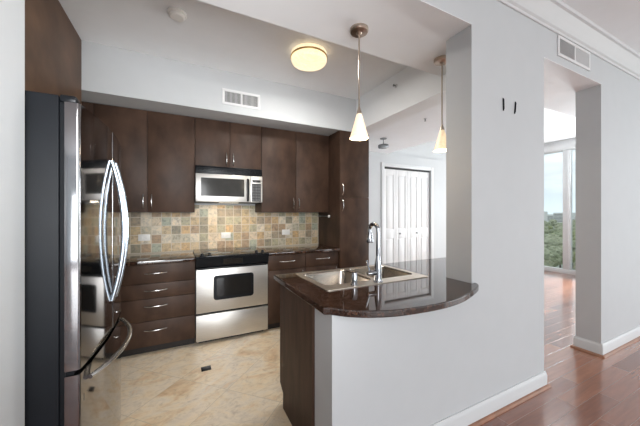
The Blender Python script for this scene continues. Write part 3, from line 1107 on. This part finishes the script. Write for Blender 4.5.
# ------------------------------------------------------------------ small ceiling and wall fittings
def sprinkler(c, axis, label):
    t = thing('sprinkler', label, 'sprinkler', c, 'fire sprinklers')
    Mesh().lathe([(0, .0005), (.022, .0005), (.022, .003), (.010, .008), (0, .008)], c, axis, 20).done('escutcheon', 'trim_paint', t)
    Mesh().lathe([(0, .008), (.007, .008), (.006, .030), (.012, .034), (.014, .036), (0, .037)], c, axis, 14).done('head', 'gray_metal', t)
sprinkler((XB, 2.33, 2.75), '-X', 'small grey sprinkler head on the vertical side of the raised kitchen ceiling')
sprinkler((2.85, 2.63, ZH), '-Z', 'small grey sprinkler head on the hall ceiling between the pendant lamps')

cxx, cyy = 3.0, 3.65
t = thing('spot_lamp', 'small grey spot lamp hanging from the hall ceiling beside the pantry', 'spot lamp', (cxx, cyy, ZH))
Mesh().lathe([(0, -.001), (.055, -.001), (.055, -.010), (0, -.012)], (cxx, cyy, ZH), 'Z', 20).done('canopy', 'gray_metal', t)
Mesh().tube([(cxx, cyy, ZH - .01), (cxx, cyy, ZH - .105)], .007, 8).done('stem', 'gray_metal', t)
Mesh().tube([(cxx - .085, cyy, ZH - .145), (cxx - .03, cyy, ZH - .135), (cxx + .03, cyy, ZH - .125), (cxx + .085, cyy, ZH - .115)], [.034, .042, .042, .034], 16).done('head', 'gray_metal', t)

for (x, z, ang, lab) in ((2.030, 2.135, 2, 'left of two small black wall brackets high on the pillar'), (2.172, 2.135, -7, 'right of two small black wall brackets high on the pillar, slightly tilted')):
    m = Mesh()
    m.box(x - .006, x + .006, YF - .006, YF - .0005, z - .045, z + .045, .003, rot=Matrix.Rotation(R(-ang), 3, 'Y'))
    m.box(x - .003, x + .003, YF - .010, YF - .006, z - .036, z + .036, .002, rot=Matrix.Rotation(R(-ang), 3, 'Y'), piv=(x, YF, z))
    tag(m.done('wall_bracket', 'black_plastic'), lab, 'wall bracket', 'black brackets on the pillar')

m = Mesh()
m.box(.158, .238, 2.60, 2.672, .0005, .004, .001)
tag(m.done('floor_plate', 'black_plastic'), 'small black rectangular plate on the beige stone floor', 'floor plate')

# ------------------------------------------------------------------ outside the living room window
rnd = random.Random(7)
GZ = -26.0
m = Mesh()
m.box(10, 7000, -4000, 4000, GZ - 1, GZ)
struct(m.done('ground', 'land', smooth=False))


def tree_meshes(seed, h, leaf):
    rn = random.Random(seed)
    t2 = bmesh.new()
    for k in range(9):
        a = rn.random() * 2 * PI
        rr_ = h * (.05 + .20 * rn.random())
        c = Vector((math.cos(a) * rr_, math.sin(a) * rr_, h * (.48 + .36 * rn.random())))
        rad = h * (.16 + .10 * rn.random())
        q = bmesh.new()
        bmesh.ops.create_icosphere(q, subdivisions=3, radius=1)
        for v in q.verts:
            n = v.co.normalized()
            d = 1 + .28 * mnoise.noise(n * 2.4 + c) + .22 * mnoise.noise(n * 6.5 + c * 2)
            v.co = c + Vector((n.x, n.y, n.z * .85)) * rad * d
        me = bpy.data.meshes.new('tmp')
        q.to_mesh(me)
        q.free()
        t2.from_mesh(me)
        bpy.data.meshes.remove(me)
    cr_ = Mesh()
    cr_._add(t2)
    tr = Mesh().tube([(0, 0, 0), (h * .01, 0, h * .25), (0, h * .01, h * .55)], [h * .035, h * .025, h * .015], 10)
    return cr_, tr


protos = []
for i, (lf_, h) in enumerate((('leaves_dark', 12), ('leaves_light', 10), ('leaves_mid', 14))):
    crm, trm = tree_meshes(i + 3, h, lf_)
    co_ = crm.done('crown', lf_)
    to_ = trm.done('trunk', 'tree_bark')
    protos.append((co_.data, to_.data))
    bpy.data.objects.remove(co_)
    bpy.data.objects.remove(to_)
LAB = ['dark green leafy tree far below the living room window', 'yellowish green leafy tree far below the living room window', 'mid green tall tree far below the living room window']
dir0 = math.atan2(0.511, 1.212)
placed = []
for i in range(1200):
    q_ = rnd.random()
    dist = 112 * (6.0 ** q_)
    az = dir0 + R(rnd.triangular(-14, 14, 0))
    x, y = dist * math.cos(az), dist * math.sin(az)
    k = rnd.choice((0, 0, 1, 2, 2))
    s = rnd.uniform(.8, 1.15)
    r_ = (12, 10, 14)[k] * .52 * s
    if any((x - a) ** 2 + (y - b_) ** 2 < (r_ + c_) ** 2 for a, b_, c_ in placed):
        continue
    placed.append((x, y, r_))
    t = thing('tree', LAB[k], 'tree', (x, y, GZ), ['dark trees outside', 'yellowish trees outside', 'tall trees outside'][k])
    t.scale = (s, s, s)
    t.rotation_euler = (0, 0, rnd.random() * 6.28)
    for nm, me in (('crown', protos[k][0]), ('trunk', protos[k][1])):
        o = bpy.data.objects.new(nm, me)
        o.parent = t
        COL.objects.link(o)
    if len(placed) >= 260:
        break

bl = [(900, -3.0, 34, 26, 'wide'), (1100, -1.0, 46, 38, 'tall'), (1300, .8, 70, 30, 'long'), (1000, 2.4, 30, 42, 'slim'), (1500, 4.0, 90, 36, 'broad')]
for dist, da, wd, hh, word in bl:
    az = dir0 + R(da)
    x, y = dist * math.cos(az), dist * math.sin(az)
    t = thing('building', 'pale %s building on the hazy horizon outside the window' % word, 'building', (x, y, GZ), 'distant buildings')
    Mesh().box(x - wd / 2, x + wd / 2, y - wd / 2, y + wd / 2, GZ, GZ + hh * .75).done('block', 'concrete', t)
    m = Mesh()
    for k in range(int(hh * .75 / 4) - 1):
        m.box(x - wd / 2 - .1, x - wd / 2, y - wd / 2 + 1, y + wd / 2 - 1, GZ + 2.2 + k * 4, GZ + 3.6 + k * 4)
    m.done('window_band', 'gray_window', t)
